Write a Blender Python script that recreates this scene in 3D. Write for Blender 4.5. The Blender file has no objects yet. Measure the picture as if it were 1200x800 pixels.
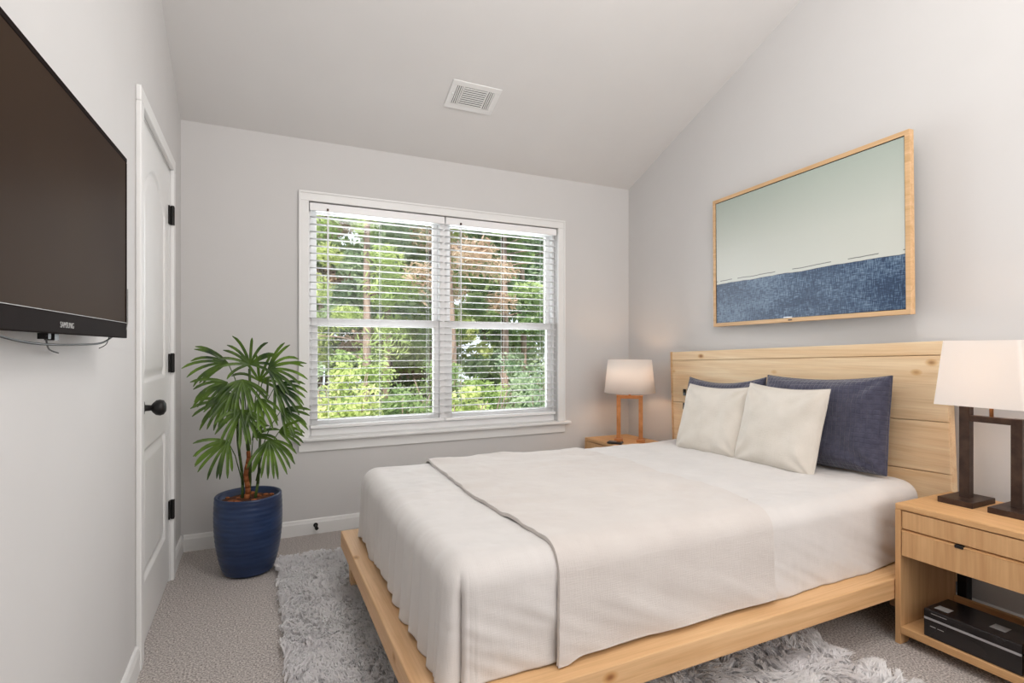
import bpy, bmesh, math, random
import numpy as np
from mathutils import Vector, Matrix, noise
R = math.radians
PI = math.pi
random.seed(7)
rng = np.random.default_rng(11)
sc = bpy.context.scene
COL = sc.collection

# ---------------------------------------------------------------- camera, world, lights, exposure
cd = bpy.data.cameras.new('camera'); cam = bpy.data.objects.new('camera', cd); COL.objects.link(cam)
cam.location = (.392, -3.555, 1.1546); cam.rotation_euler = (R(90), 0, R(-25.43))
cd.sensor_width = 36; cd.lens = 628 / 1200 * 36; cd.shift_y = 8.2 / 1200; cd.clip_start = .03
sc.camera = cam
sc.view_settings.view_transform = 'Standard'; sc.view_settings.look = 'None'
sc.view_settings.gamma = 1; sc.view_settings.use_curve_mapping = False
sc.view_settings.exposure = 0.05

w = bpy.data.worlds.new('sky'); sc.world = w; w.use_nodes = True
bg = w.node_tree.nodes['Background']
bg.inputs['Color'].default_value = (.84, .92, 1, 1); bg.inputs['Strength'].default_value = 1.5

def light(name, kind, loc, energy, color, rot=(0, 0, 0), size=1, size_y=None):
    l = bpy.data.lights.new(name, kind); l.energy = energy; l.color = color
    if kind == 'AREA':
        l.size = size
        if size_y: l.shape = 'RECTANGLE'; l.size_y = size_y
    elif kind == 'SUN': l.angle = R(size)
    else: l.shadow_soft_size = size
    o = bpy.data.objects.new(name, l); COL.objects.link(o); o.location = loc; o.rotation_euler = rot
    return o
light('sun', 'SUN', (0, 0, 12), 6.0, (1, .95, .85), (R(48), 0, R(-28)), 2)
light('overhead_fill', 'POINT', (1.5, -2.9, 2.9), 50, (1, .97, .95), size=.35)  # added fill lamp above the view, lifts ceiling and walls; no fixture there
light('rear_fill', 'AREA', (1.9, -4.2, 2.0), 34, (1, .955, .93), (R(90), 0, 0), 2.4, 2.2)  # added soft fill in front of the closed rear wall, no window behind it
light('window_daylight', 'AREA', (1.55, .35, 1.4), 48, (.90, .955, 1), (R(-86), 0, 0), 1.9, 1.4)

# ---------------------------------------------------------------- materials
MATS = {}
def new_mat(name):
    m = bpy.data.materials.new(name); m.use_nodes = True
    nt = m.node_tree; b = nt.nodes['Principled BSDF']
    return m, nt, b
def ramp(nt, stops):
    r = nt.nodes.new('ShaderNodeValToRGB'); e = r.color_ramp.elements
    while len(e) < len(stops): e.new(.5)
    for i, (p, c) in enumerate(stops): e[i].position = p; e[i].color = (*c, 1)
    return r
def coords(nt, scale=(1, 1, 1), rot=(0, 0, 0)):
    tc = nt.nodes.new('ShaderNodeTexCoord'); mp = nt.nodes.new('ShaderNodeMapping')
    mp.inputs['Scale'].default_value = scale; mp.inputs['Rotation'].default_value = rot
    nt.links.new(tc.outputs['Object'], mp.inputs['Vector']); return mp.outputs['Vector']
def srgb(r, g, b):
    f = lambda c: (c / 255 / 12.92) if c / 255 <= .04045 else ((c / 255 + .055) / 1.055) ** 2.4
    return (f(r), f(g), f(b))
def noisy(name, c1, c2, scale=20, rough=.6, bump=.0, bscale=None, detail=4, stretch=(1, 1, 1), spec=.3, metal=0, bdist=.01):
    m, nt, b = new_mat(name); L = nt.links
    v = coords(nt, stretch)
    n = nt.nodes.new('ShaderNodeTexNoise'); n.inputs['Scale'].default_value = scale; n.inputs['Detail'].default_value = detail
    L.new(v, n.inputs['Vector'])
    r = ramp(nt, [(.3, c1), (.7, c2)]); L.new(n.outputs['Fac'], r.inputs['Fac']); L.new(r.outputs['Color'], b.inputs['Base Color'])
    b.inputs['Roughness'].default_value = rough; b.inputs['Specular IOR Level'].default_value = spec; b.inputs['Metallic'].default_value = metal
    if bump:
        n2 = nt.nodes.new('ShaderNodeTexNoise'); n2.inputs['Scale'].default_value = bscale or scale * 3; n2.inputs['Detail'].default_value = 3
        L.new(v, n2.inputs['Vector'])
        bp = nt.nodes.new('ShaderNodeBump'); bp.inputs['Strength'].default_value = bump; bp.inputs['Distance'].default_value = bdist
        L.new(n2.outputs['Fac'], bp.inputs['Height']); L.new(bp.outputs['Normal'], b.inputs['Normal'])
    return m
def wood(name, axis, light_c, dark_c, knots=True, rough=.5, gscale=9):
    """grain runs along `axis` (0,1,2)"""
    m, nt, b = new_mat(name); L = nt.links
    st = [gscale] * 3; st[axis] = gscale * .07
    v = coords(nt, st)
    n = nt.nodes.new('ShaderNodeTexNoise'); n.inputs['Scale'].default_value = 2.2; n.inputs['Detail'].default_value = 8; n.inputs['Distortion'].default_value = .8
    L.new(v, n.inputs['Vector'])
    mid = tuple((a * .55 + c * .45) for a, c in zip(light_c, dark_c))
    r = ramp(nt, [(.25, dark_c), (.48, mid), (.72, light_c)]); L.new(n.outputs['Fac'], r.inputs['Fac'])
    col = r.outputs['Color']
    st2 = [70] * 3; st2[axis] = 2.0
    v2 = coords(nt, st2)
    n2 = nt.nodes.new('ShaderNodeTexNoise'); n2.inputs['Scale'].default_value = 2; n2.inputs['Detail'].default_value = 4
    L.new(v2, n2.inputs['Vector'])
    mx = nt.nodes.new('ShaderNodeMix'); mx.data_type = 'RGBA'; mx.blend_type = 'MULTIPLY'; mx.inputs['Factor'].default_value = .5
    r2 = ramp(nt, [(.3, (.78, .72, .64)), (.6, (1, 1, 1))]); L.new(n2.outputs['Fac'], r2.inputs['Fac'])
    L.new(col, mx.inputs[6]); L.new(r2.outputs['Color'], mx.inputs[7]); col = mx.outputs[2]
    if knots:
        st3 = [5.5] * 3; st3[axis] = 3.4
        v3 = coords(nt, st3)
        vo = nt.nodes.new('ShaderNodeTexVoronoi'); vo.inputs['Scale'].default_value = 1; L.new(v3, vo.inputs['Vector'])
        r3 = ramp(nt, [(.0, (.25, .13, .06)), (.035, (.36, .19, .09)), (.07, (.82, .68, .5)), (.11, (1, 1, 1))])
        L.new(vo.outputs['Distance'], r3.inputs['Fac'])
        mk = nt.nodes.new('ShaderNodeMix'); mk.data_type = 'RGBA'; mk.blend_type = 'MULTIPLY'; mk.inputs['Factor'].default_value = .9
        L.new(col, mk.inputs[6]); L.new(r3.outputs['Color'], mk.inputs[7]); col = mk.outputs[2]
    L.new(col, b.inputs['Base Color']); b.inputs['Roughness'].default_value = rough; b.inputs['Specular IOR Level'].default_value = .3
    bp = nt.nodes.new('ShaderNodeBump'); bp.inputs['Strength'].default_value = .15; bp.inputs['Distance'].default_value = .002
    L.new(n2.outputs['Fac'], bp.inputs['Height']); L.new(bp.outputs['Normal'], b.inputs['Normal'])
    return m
WALL = noisy('wall_paint', (.645, .635, .628), (.66, .65, .643), 3, .75, .06, 160, bdist=.002)
CEIL = noisy('ceiling_paint', (.74, .73, .72), (.76, .75, .74), 3, .85, .1, 120, bdist=.002)
TRIM = noisy('white_trim_paint', (.82, .82, .81), (.85, .85, .84), 2, .35, spec=.4)
VINYL = noisy('window_vinyl', (.90, .90, .90), (.93, .93, .93), 2, .35, spec=.4)
CARPET = noisy('grey_loop_carpet', srgb(142, 133, 128), srgb(240, 232, 227), 150, .95, 1.0, 230, detail=2, bdist=.008, spec=.1)
PINE_Y = wood('pine_headboard_boards', 1, srgb(246, 222, 186), srgb(228, 192, 148))
PINE_X = wood('pine_rail_lengthwise', 0, srgb(236, 196, 148), srgb(214, 166, 116))
PINE_R = wood('pine_rail_crosswise', 1, srgb(234, 194, 150), srgb(212, 166, 120))
OAK_Z = wood('oak_veneer_upright', 2, srgb(218, 176, 128), srgb(194, 148, 102), False, .5, 14)
OAK_Y = wood('oak_veneer_across', 1, srgb(220, 176, 126), srgb(196, 150, 102), False, .5, 14)
FRAMEW = wood('maple_picture_frame', 1, srgb(226, 190, 148), srgb(200, 160, 112), False, .45, 16)
BLACK = noisy('black_metal', (.012, .011, .011), (.02, .019, .018), 5, .4, metal=.2)
BLACKP = noisy('black_gloss_plastic', (.012, .01, .01), (.02, .016, .016), 5, .18, spec=.5)
BRONZE = noisy('dark_bronze', srgb(62, 48, 42), srgb(84, 66, 56), 30, .45, metal=.55)
COPPER = noisy('brushed_copper', srgb(190, 128, 80), srgb(214, 152, 100), 30, .35, metal=.65)
SOIL = noisy('potting_soil', srgb(50, 28, 16), srgb(112, 66, 38), 30, .9, .8, 60)
STEM = noisy('palm_cane', srgb(120, 66, 34), srgb(172, 104, 60), 40, .7, .3)
GSTEM = noisy('green_stalk', srgb(52, 74, 30), srgb(84, 104, 50), 20, .5)
def cloth(name, c1, c2, wscale=420, bump=.25, wr=6, sheen=.2):
    m, nt, b = new_mat(name); L = nt.links
    v = coords(nt)
    n = nt.nodes.new('ShaderNodeTexNoise'); n.inputs['Scale'].default_value = wr; n.inputs['Detail'].default_value = 6; L.new(v, n.inputs['Vector'])
    r = ramp(nt, [(.3, c1), (.7, c2)]); L.new(n.outputs['Fac'], r.inputs['Fac']); L.new(r.outputs['Color'], b.inputs['Base Color'])
    b.inputs['Roughness'].default_value = .9; b.inputs['Specular IOR Level'].default_value = .1; b.inputs['Sheen Weight'].default_value = sheen
    h = []
    for s in ((1, .06, .06), (.06, 1, 1)):
        v2 = coords(nt, tuple(wscale * q for q in s))
        k = nt.nodes.new('ShaderNodeTexNoise'); k.inputs['Scale'].default_value = 1; L.new(v2, k.inputs['Vector']); h.append(k)
    ad = nt.nodes.new('ShaderNodeMath'); ad.operation = 'ADD'; L.new(h[0].outputs['Fac'], ad.inputs[0]); L.new(h[1].outputs['Fac'], ad.inputs[1])
    bp = nt.nodes.new('ShaderNodeBump'); bp.inputs['Strength'].default_value = bump; bp.inputs['Distance'].default_value = .003
    L.new(ad.outputs[0], bp.inputs['Height']); L.new(bp.outputs['Normal'], b.inputs['Normal'])
    return m
SHEET = cloth('cream_cotton_gauze', srgb(214, 210, 207), srgb(221, 217, 214))
DUVET = cloth('cream_linen_throw', srgb(210, 203, 198), srgb(216, 210, 205), 380, .35)
LINEN = cloth('oatmeal_linen', srgb(212, 205, 194), srgb(222, 215, 205), 360, .4, 9)
def glass_mat():
    m, nt, b = new_mat('window_glass'); L = nt.links; nt.nodes.remove(b)
    out = nt.nodes['Material Output']
    t = nt.nodes.new('ShaderNodeBsdfTransparent'); g = nt.nodes.new('ShaderNodeBsdfGlossy'); g.inputs['Roughness'].default_value = .02
    mx = nt.nodes.new('ShaderNodeMixShader'); fr = nt.nodes.new('ShaderNodeFresnel'); fr.inputs['IOR'].default_value = 1.3
    L.new(fr.outputs[0], mx.inputs[0]); L.new(t.outputs[0], mx.inputs[1]); L.new(g.outputs[0], mx.inputs[2]); L.new(mx.outputs[0], out.inputs['Surface'])
    return m
GLASS = glass_mat()
def translucent(name, c, t=.5, emit=None):
    m, nt, b = new_mat(name); L = nt.links; nt.nodes.remove(b)
    out = nt.nodes['Material Output']
    d = nt.nodes.new('ShaderNodeBsdfDiffuse'); d.inputs['Color'].default_value = (*c, 1)
    tr = nt.nodes.new('ShaderNodeBsdfTranslucent'); tr.inputs['Color'].default_value = (*c, 1)
    v = coords(nt, (300, 300, 300)); n = nt.nodes.new('ShaderNodeTexNoise'); n.inputs['Scale'].default_value = 1; L.new(v, n.inputs['Vector'])
    bp = nt.nodes.new('ShaderNodeBump'); bp.inputs['Strength'].default_value = .2; bp.inputs['Distance'].default_value = .002
    L.new(n.outputs['Fac'], bp.inputs['Height']); L.new(bp.outputs['Normal'], d.inputs['Normal'])
    mx = nt.nodes.new('ShaderNodeMixShader'); mx.inputs[0].default_value = t
    L.new(d.outputs[0], mx.inputs[1]); L.new(tr.outputs[0], mx.inputs[2]); L.new(mx.outputs[0], out.inputs['Surface'])
    return m
SHADE = translucent('white_linen_shade', (.90, .87, .84), .36)
SLAT = translucent('blind_slat_pvc', (.93, .93, .93), .35)
def leafmat(name, c1, c2, scale=3, t=.35, rough=.4):
    m, nt, b = new_mat(name); L = nt.links
    out = nt.nodes['Material Output']
    v = coords(nt); n = nt.nodes.new('ShaderNodeTexNoise'); n.inputs['Scale'].default_value = scale; n.inputs['Detail'].default_value = 5; L.new(v, n.inputs['Vector'])
    r = ramp(nt, [(.35, c1), (.65, c2)]); L.new(n.outputs['Fac'], r.inputs['Fac']); L.new(r.outputs['Color'], b.inputs['Base Color'])
    b.inputs['Roughness'].default_value = rough
    tr = nt.nodes.new('ShaderNodeBsdfTranslucent'); L.new(r.outputs['Color'], tr.inputs['Color'])
    mx = nt.nodes.new('ShaderNodeMixShader'); mx.inputs[0].default_value = t
    L.new(b.outputs[0], mx.inputs[1]); L.new(tr.outputs[0], mx.inputs[2]); L.new(mx.outputs[0], out.inputs['Surface'])
    return m
PALM = leafmat('palm_leaf', srgb(34, 60, 24), srgb(104, 136, 42), 9, .25, .32)

# ---------------------------------------------------------------- helpers
def tag(o, label=None, cat=None, group=None, kind=None):
    if label: o['label'] = label
    if cat: o['category'] = cat
    if group: o['group'] = group
    if kind: o['kind'] = kind
    return o
def thing(name, label, cat, loc, rot=(0, 0, 0), group=None):
    o = bpy.data.objects.new(name, None); COL.objects.link(o); o.empty_display_size = .1
    o.location = loc; o.rotation_euler = rot
    return tag(o, label, cat, group)
def link(name, me, m, parent=None, smooth=False, bevel=0, loc=None, origin=None):
    """origin: world point the coordinates are relative to (mesh given in world coordinates)"""
    if origin is not None: me.transform(Matrix.Translation(-Vector(origin)))
    o = bpy.data.objects.new(name, me); COL.objects.link(o)
    if m: me.materials.append(m)
    if smooth: me.polygons.foreach_set('use_smooth', [True] * len(me.polygons))
    if bevel:
        b = o.modifiers.new('bevel', 'BEVEL'); b.width = bevel; b.segments = 2; b.limit_method = 'ANGLE'; b.angle_limit = R(40)
    if parent: o.parent = parent
    if loc is not None: o.location = loc
    return o
def bm_obj(name, bm, m, parent=None, **k):
    bmesh.ops.recalc_face_normals(bm, faces=bm.faces)
    me = bpy.data.meshes.new(name); bm.to_mesh(me); bm.free()
    return link(name, me, m, parent, **k)
def bx(bm, x0, x1, y0, y1, z0, z1):
    v = [bm.verts.new((x, y, z)) for z in (z0, z1) for x, y in ((x0, y0), (x1, y0), (x1, y1), (x0, y1))]
    for f in ((3, 2, 1, 0), (4, 5, 6, 7), (0, 1, 5, 4), (1, 2, 6, 5), (2, 3, 7, 6), (3, 0, 4, 7)): bm.faces.new([v[i] for i in f])
    return v
def box(name, m, parent, x0, x1, y0, y1, z0, z1, bevel=.002, world=True, **k):
    """coordinates in world space unless world=False; origin = parent's location (or own base centre)"""
    bm = bmesh.new(); bx(bm, x0, x1, y0, y1, z0, z1)
    if parent is None:
        c = ((x0 + x1) / 2, (y0 + y1) / 2, z0); return bm_obj(name, bm, m, None, bevel=bevel, origin=c, loc=c, **k)
    return bm_obj(name, bm, m, parent, bevel=bevel, origin=tuple(root_loc(parent)) if world else None, **k)
def root_loc(p):
    l = Vector((0, 0, 0))
    while p: l += p.location; p = p.parent
    return l
def prism(bm, poly, axis, a, b):
    """poly: list of 2-D points in the two other axes"""
    def P(p, t):
        q = list(p); q.insert(axis, t); return q
    A = [bm.verts.new(P(p, a)) for p in poly]; B = [bm.verts.new(P(p, b)) for p in poly]
    bm.faces.new(A); bm.faces.new(B[::-1]); n = len(poly)
    for i in range(n): bm.faces.new([A[i], A[(i + 1) % n], B[(i + 1) % n], B[i]])
def lathe(bm, prof, n=48, c=(0, 0)):
    rings = []
    for r, z in prof: rings.append([bm.verts.new((c[0] + r * math.cos(2 * PI * i / n), c[1] + r * math.sin(2 * PI * i / n), z)) for i in range(n)] if r > 1e-6 else [bm.verts.new((c[0], c[1], z))])
    for a, b in zip(rings, rings[1:]):
        for i in range(n):
            j = (i + 1) % n
            if len(a) == 1 and len(b) == 1: continue
            if len(a) == 1: bm.faces.new([a[0], b[i], b[j]])
            elif len(b) == 1: bm.faces.new([a[i], a[j], b[0]])
            else: bm.faces.new([a[i], a[j], b[j], b[i]])
def tube(bm, pts, r, n=8, r2=None):
    pts = [Vector(p) for p in pts]; rings = []
    for i, p in enumerate(pts):
        d = (pts[min(i + 1, len(pts) - 1)] - pts[max(i - 1, 0)]).normalized()
        a = d.orthogonal().normalized() if i == 0 else (rings_a - d * rings_a.dot(d)).normalized()
        rings_a = a; b = d.cross(a)
        rr = r if r2 is None else r + (r2 - r) * i / (len(pts) - 1)
        rings.append([bm.verts.new(p + rr * (a * math.cos(2 * PI * k / n) + b * math.sin(2 * PI * k / n))) for k in range(n)])
    for A, B in zip(rings, rings[1:]):
        for k in range(n): bm.faces.new([A[k], A[(k + 1) % n], B[(k + 1) % n], B[k]])
    bm.faces.new(rings[0][::-1]); bm.faces.new(rings[-1])
def grid_mesh(name, P, closed_u=False):
    """P: array (nu, nv, 3)"""
    nu, nv = P.shape[:2]; idx = np.arange(nu * nv).reshape(nu, nv)
    a = idx if not closed_u else np.vstack([idx, idx[:1]])
    q = np.stack([a[:-1, :-1], a[1:, :-1], a[1:, 1:], a[:-1, 1:]], -1).reshape(-1, 4)
    return quads_mesh(name, P.reshape(-1, 3), q)
def quads_mesh(name, V, q):
    me = bpy.data.meshes.new(name); me.vertices.add(len(V)); me.vertices.foreach_set('co', np.asarray(V, dtype=np.float32).ravel())
    k = q.shape[1]
    me.loops.add(q.size); me.loops.foreach_set('vertex_index', q.astype(np.int32).ravel())
    me.polygons.add(len(q)); me.polygons.foreach_set('loop_start', np.arange(0, q.size, k, dtype=np.int32))
    me.polygons.foreach_set('loop_total', np.full(len(q), k, dtype=np.int32))
    me.update(calc_edges=True); me.validate(); return me
def sm(a, b, x):
    t = np.clip((x - a) / (b - a), 0, 1); return t * t * (3 - 2 * t)
_pt = rng.random((64, 64))
def vn(x, y):
    """smooth value noise on numpy arrays, about -1..1"""
    x = np.asarray(x, float); y = np.asarray(y, float)
    xi = np.floor(x).astype(int); yi = np.floor(y).astype(int); fx = x - xi; fy = y - yi
    fx = fx * fx * (3 - 2 * fx); fy = fy * fy * (3 - 2 * fy)
    g = lambda a, b: _pt[a % 64, b % 64]
    return 2 * ((g(xi, yi) * (1 - fx) + g(xi + 1, yi) * fx) * (1 - fy) + (g(xi, yi + 1) * (1 - fx) + g(xi + 1, yi + 1) * fx) * fy) - 1

# ---------------------------------------------------------------- room shell
W, H, S, YB = 3.14, 2.453, .421, -4.4        # width, height at the window wall, ceiling slope, rear wall
WX0, WX1, WZ0, WZ1 = .682, 2.467, .60, 2.072  # window opening
T = .13
def struct(o): o['kind'] = 'structure'; return o
struct(box('floor', CARPET, None, -.14, W + T, YB - T, T, -.1, 0, 0))
bm = bmesh.new(); prism(bm, [(T, H - S * T), (YB - T, H - S * (YB - T)), (YB - T, H - S * (YB - T) + .1), (T, H - S * T + .1)], 0, -T, W + T)
struct(bm_obj('ceiling', bm, CEIL))
bm = bmesh.new()
for a in ((-T, WX0, 0, T, 0, H - S * T), (WX1, W + T, 0, T, 0, H - S * T), (WX0, WX1, 0, T, 0, WZ0), (WX0, WX1, 0, T, WZ1, H - S * T)): bx(bm, *a)
prism(bm, [(0, H - S * T), (T, H - S * T), (0, H)], 0, -T, W + T)
struct(bm_obj('wall_back', bm, WALL))
bm = bmesh.new(); prism(bm, [(0, 0), (YB, 0), (YB, H - S * YB), (0, H)], 0, W, W + T); struct(bm_obj('wall_right', bm, WALL))
bm = bmesh.new(); bx(bm, -T, W + T, YB - T, YB, 0, H - S * YB + .05); struct(bm_obj('wall_front', bm, WALL))
DY0, DY1, DZ = -1.197, -.421, 2.043           # door opening
bm = bmesh.new()
prism(bm, [(0, 0), (DY1, 0), (DY1, DZ), (0, DZ)], 0, -T, 0); prism(bm, [(DY0, 0), (YB, 0), (YB, DZ), (DY0, DZ)], 0, -T, 0)
prism(bm, [(0, DZ), (YB, DZ), (YB, H - S * YB), (0, H)], 0, -T, 0)
struct(bm_obj('wall_left', bm, WALL))
# baseboards: flat board with a rounded top bead
def baseboard(name, axis, at, sgn, a, b, hole=None):
    prof = [(0, 0), (.014, 0), (.014, .07), (.011, .078), (.009, .088), (.004, .094), (0, .094)]
    bm = bmesh.new()
    if axis == 0: prism(bm, [(at + sgn * u, z) for u, z in prof], 0, a, b)
    else: prism(bm, [(at + sgn * u, z) for u, z in prof], 1, a, b)
    return struct(bm_obj(name, bm, TRIM))
baseboard('baseboard_back', 0, 0, -1, .014, W - .014)
baseboard('baseboard_right', 1, W, -1, YB, 0)
baseboard('baseboard_left', 1, 0, 1, -.364, 0)
b2 = baseboard('baseboard_left', 1, 0, 1, YB, -1.254); b2.name = 'baseboard_left.001'

# ---------------------------------------------------------------- door
door = struct(bpy.data.objects.new('door_1', None)); COL.objects.link(door); door.location = (0, DY0, 0)
def slab():
    ny, nz = 150, 380
    y = np.linspace(DY0 + .003, DY1 - .003, ny); z = np.linspace(.012, DZ - .003, nz); Y, Z = np.meshgrid(y, z, indexing='ij')
    yc = (DY0 + DY1) / 2; hw = (DY1 - DY0) / 2 - .115
    def sd(z0, z1, arch):
        zt = z1 - arch * ((Y - yc) / hw) ** 2
        return np.minimum(np.minimum(hw - np.abs(Y - yc), Z - z0), zt - Z)
    D = np.zeros_like(Y)
    for z0, z1, ar in ((.245, .76, 0), (1.02, 1.905, .13)):
        d = sd(z0, z1, ar)
        g = -.011 * sm(0, .014, d) + .009 * sm(.02, .055, d); D = np.where(d > 0, g, D)
    P = np.stack([-.004 + D, Y, Z], -1)
    me = grid_mesh('slab', P); o = link('door_slab', me, TRIM, door, smooth=True, origin=door.location)
    s = o.modifiers.new('s', 'SOLIDIFY'); s.thickness = .034; s.offset = -1
    return o
slab_o = slab()
def casing(name, parts, parent, m=TRIM, origin=None):
    bm = bmesh.new()
    for a in parts: bx(bm, *a)
    return bm_obj(name, bm, m, parent, bevel=.004, origin=origin)
c = casing('door_casing', [(0, .018, -1.254, -1.197, 0, 2.043), (0, .018, -.421, -.364, 0, 2.043), (0, .018, -1.254, -.364, 2.043, 2.1)], door, origin=door.location)
casing('door_jamb', [(-T, 0, DY0 - .001, DY0 + .002, 0, DZ), (-T, 0, DY1 - .002, DY1 + .001, 0, DZ), (-T, 0, DY0, DY1, DZ - .003, DZ + .001)], door, origin=door.location)
for z in (1.815, 1.083, .357):
    bm = bmesh.new(); bx(bm, -.003, .003, -.448, -.424, z - .045, z + .045); tube(bm, [(.012, -.424, z - .048), (.012, -.424, z + .048)], .0075, 10)
    bx(bm, -.001, .02, -.427, -.403, z - .045, z + .045)
    bm_obj('hinge', bm, BLACK, door, origin=door.location)
kb = bmesh.new()
lathe(kb, [(0, 0), (.033, 0), (.033, .006), (.026, .011), (.012, .014), (.0105, .034), (.019, .04), (.028, .05), (.0305, .062), (.027, .074), (.016, .081), (0, .083)], 32)
bmesh.ops.transform(kb, matrix=Matrix.Translation((-.004, -1.137, .93)) @ Matrix.Rotation(R(90), 4, 'Y'), verts=kb.verts)
bm_obj('door_knob', kb, BLACK, door, smooth=True, origin=door.location)

# ---------------------------------------------------------------- window (casing, two double-hung units)
win = struct(bpy.data.objects.new('window_1', None)); COL.objects.link(win); win.location = ((WX0 + WX1) / 2, 0, WZ0)
wo = win.location
bm = bmesh.new()
for x0, x1, z0, z1 in ((.622, .682, .6, 2.072), (2.467, 2.527, .6, 2.072), (.622, 2.527, 2.072, 2.132)):
    bx(bm, x0, x1, -.016, 0, z0, z1)
for x0, x1, z0, z1 in ((.622, .636, .6, 2.118), (2.513, 2.527, .6, 2.118), (.622, 2.527, 2.118, 2.132)):
    bx(bm, x0, x1, -.022, -.016, z0, z1)
bm_obj('window_casing', bm, TRIM, win, bevel=.003, origin=wo)
bm = bmesh.new(); bx(bm, .592, 2.56, -.055, .004, .582, .602); bx(bm, .684, 2.465, .004, .115, .584, .602)
bm_obj('window_stool', bm, TRIM, win, bevel=.005, origin=wo)
bm = bmesh.new(); bx(bm, .622, 2.527, -.016, 0, .515, .582); bm_obj('window_apron', bm, TRIM, win, bevel=.003, origin=wo)
bm = bmesh.new()
for a in ((WX0, .70, .05, T, .602, WZ1), (2.449, WX1, .05, T, .602, WZ1), (.70, 2.449, .05, T, 2.052, WZ1), (.70, 2.449, .045, T, .602, .645), (1.545, 1.60, .05, T, .602, WZ1)): bx(bm, *a)
bm_obj('window_frame', bm, VINYL, win, bevel=.002, origin=wo)
def sash(x0, x1, z0, z1, y0, y1, st, rb, rt, name='sash'):
    bm = bmesh.new()
    for a in ((x0, x0 + st, y0, y1, z0, z1), (x1 - st, x1, y0, y1, z0, z1), (x0 + st, x1 - st, y0, y1, z0, z0 + rb), (x0 + st, x1 - st, y0, y1, z1 - rt, z1)): bx(bm, *a)
    s = bm_obj(name, bm, VINYL, win, bevel=.002, origin=wo)
    bm = bmesh.new(); ym = (y0 + y1) / 2; bx(bm, x0 + st - .003, x1 - st + .003, ym - .002, ym + .002, z0 + rb - .003, z1 - rt + .003)
    g = bm_obj('pane', bm, GLASS, s, origin=wo); return s
for x0, x1 in ((.702, 1.543), (1.602, 2.447)):
    sash(x0, x1, 1.30, 2.05, .092, .118, .034, .05, .03)
    sash(x0, x1, .647, 1.35, .062, .09, .038, .05, .052)
# blinds: one per unit, slats open flat
def blind(x0, x1, wand_x, label):
    t = thing('window_blind', label, 'blind', ((x0 + x1) / 2, .03, 2.07), group='white slatted blinds in the window')
    o = t.location
    box('valance', VINYL, t, x0, x1, .001, .012, 2.018, 2.067, .003)
    box('headrail', VINYL, t, x0 + .004, x1 - .004, .014, .052, 2.02, 2.066, .002)
    n = 29; zs = np.linspace(1.984, .708, n)
    for i, z in enumerate(zs):
        P = np.zeros((5, 2, 3))
        for a, (yy, dz) in enumerate(((-.020, -.0012), (-.010, .0004), (0, .001), (.010, .0004), (.020, -.0012))):
            P[a, :, 1] = .03 + yy; P[a, :, 2] = z + dz; P[a, 0, 0] = x0 + .004; P[a, 1, 0] = x1 - .004
        s = link('slat', grid_mesh('slat', P), SLAT, t, origin=o)
        m = s.modifiers.new('s', 'SOLIDIFY'); m.thickness = .0028; m.offset = 0
    box('bottom_rail', VINYL, t, x0 + .004, x1 - .004, .008, .052, .652, .672, .004)
    for fx in (.13, .5, .87):
        x = x0 + (x1 - x0) * fx
        bm = bmesh.new()
        for yy in (.0075, .0525): tube(bm, [(x, yy, 2.03), (x, yy, .66)], .0011, 6)
        bm_obj('ladder_cord', bm, VINYL, t, origin=o)
    bm = bmesh.new(); tube(bm, [(wand_x, -.004, 2.02), (wand_x, -.004, 1.36)], .004, 6); lathe(bm, [(0, 1.335), (.006, 1.34), (.006, 1.37), (0, 1.375)], 8, (wand_x, -.004))
    bm_obj('tilt_wand', bm, VINYL, t, origin=o)
    bm = bmesh.new(); bx(bm, wand_x - .006, wand_x + .006, -.008, .004, 2.02, 2.035); bm_obj('wand_hook', bm, BRONZE, t, origin=o)
blind(.688, 1.567, .794, 'white slatted blind in the left half of the window, the half nearer the palm')
blind(1.575, 2.461, 1.684, 'white slatted blind in the right half of the window, the half nearer the copper lamp')

# door stop on the baseboard, air vent
bm = bmesh.new(); tube(bm, [(.721, -.013, .056), (.721, -.055, .050)], .006, 10); lathe(bm, [(0, 0), (.014, 0), (.014, .004), (0, .005)], 16)
for v in bm.verts:
    if abs(v.co.x) < .05: v.co = Vector((.721 + v.co.x, -.014 - v.co.z, .056 + v.co.y))
tube(bm, [(.721, -.052, .050), (.724, -.062, .046)], .011, 10)
tag(bm_obj('door_stop', bm, BLACK, origin=(.721, -.014, .05), loc=(.721, -.014, .05)), 'small black door stop on the white baseboard under the window', 'door stop')

ang = math.atan(S)
vent = thing('ceiling_vent', 'white metal air vent with three louvre banks on the sloped ceiling', 'vent', (1.57, -.523, H + S * .523), (-ang, 0, 0))
VGREY = noisy('vent_dark_duct', (.03, .03, .03), (.05, .05, .05), 4, .8)
def lbx(name, m, parent, parts, bevel=.0015):
    bm = bmesh.new()
    for a in parts: bx(bm, *a)
    return bm_obj(name, bm, m, parent, bevel=bevel)
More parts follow.
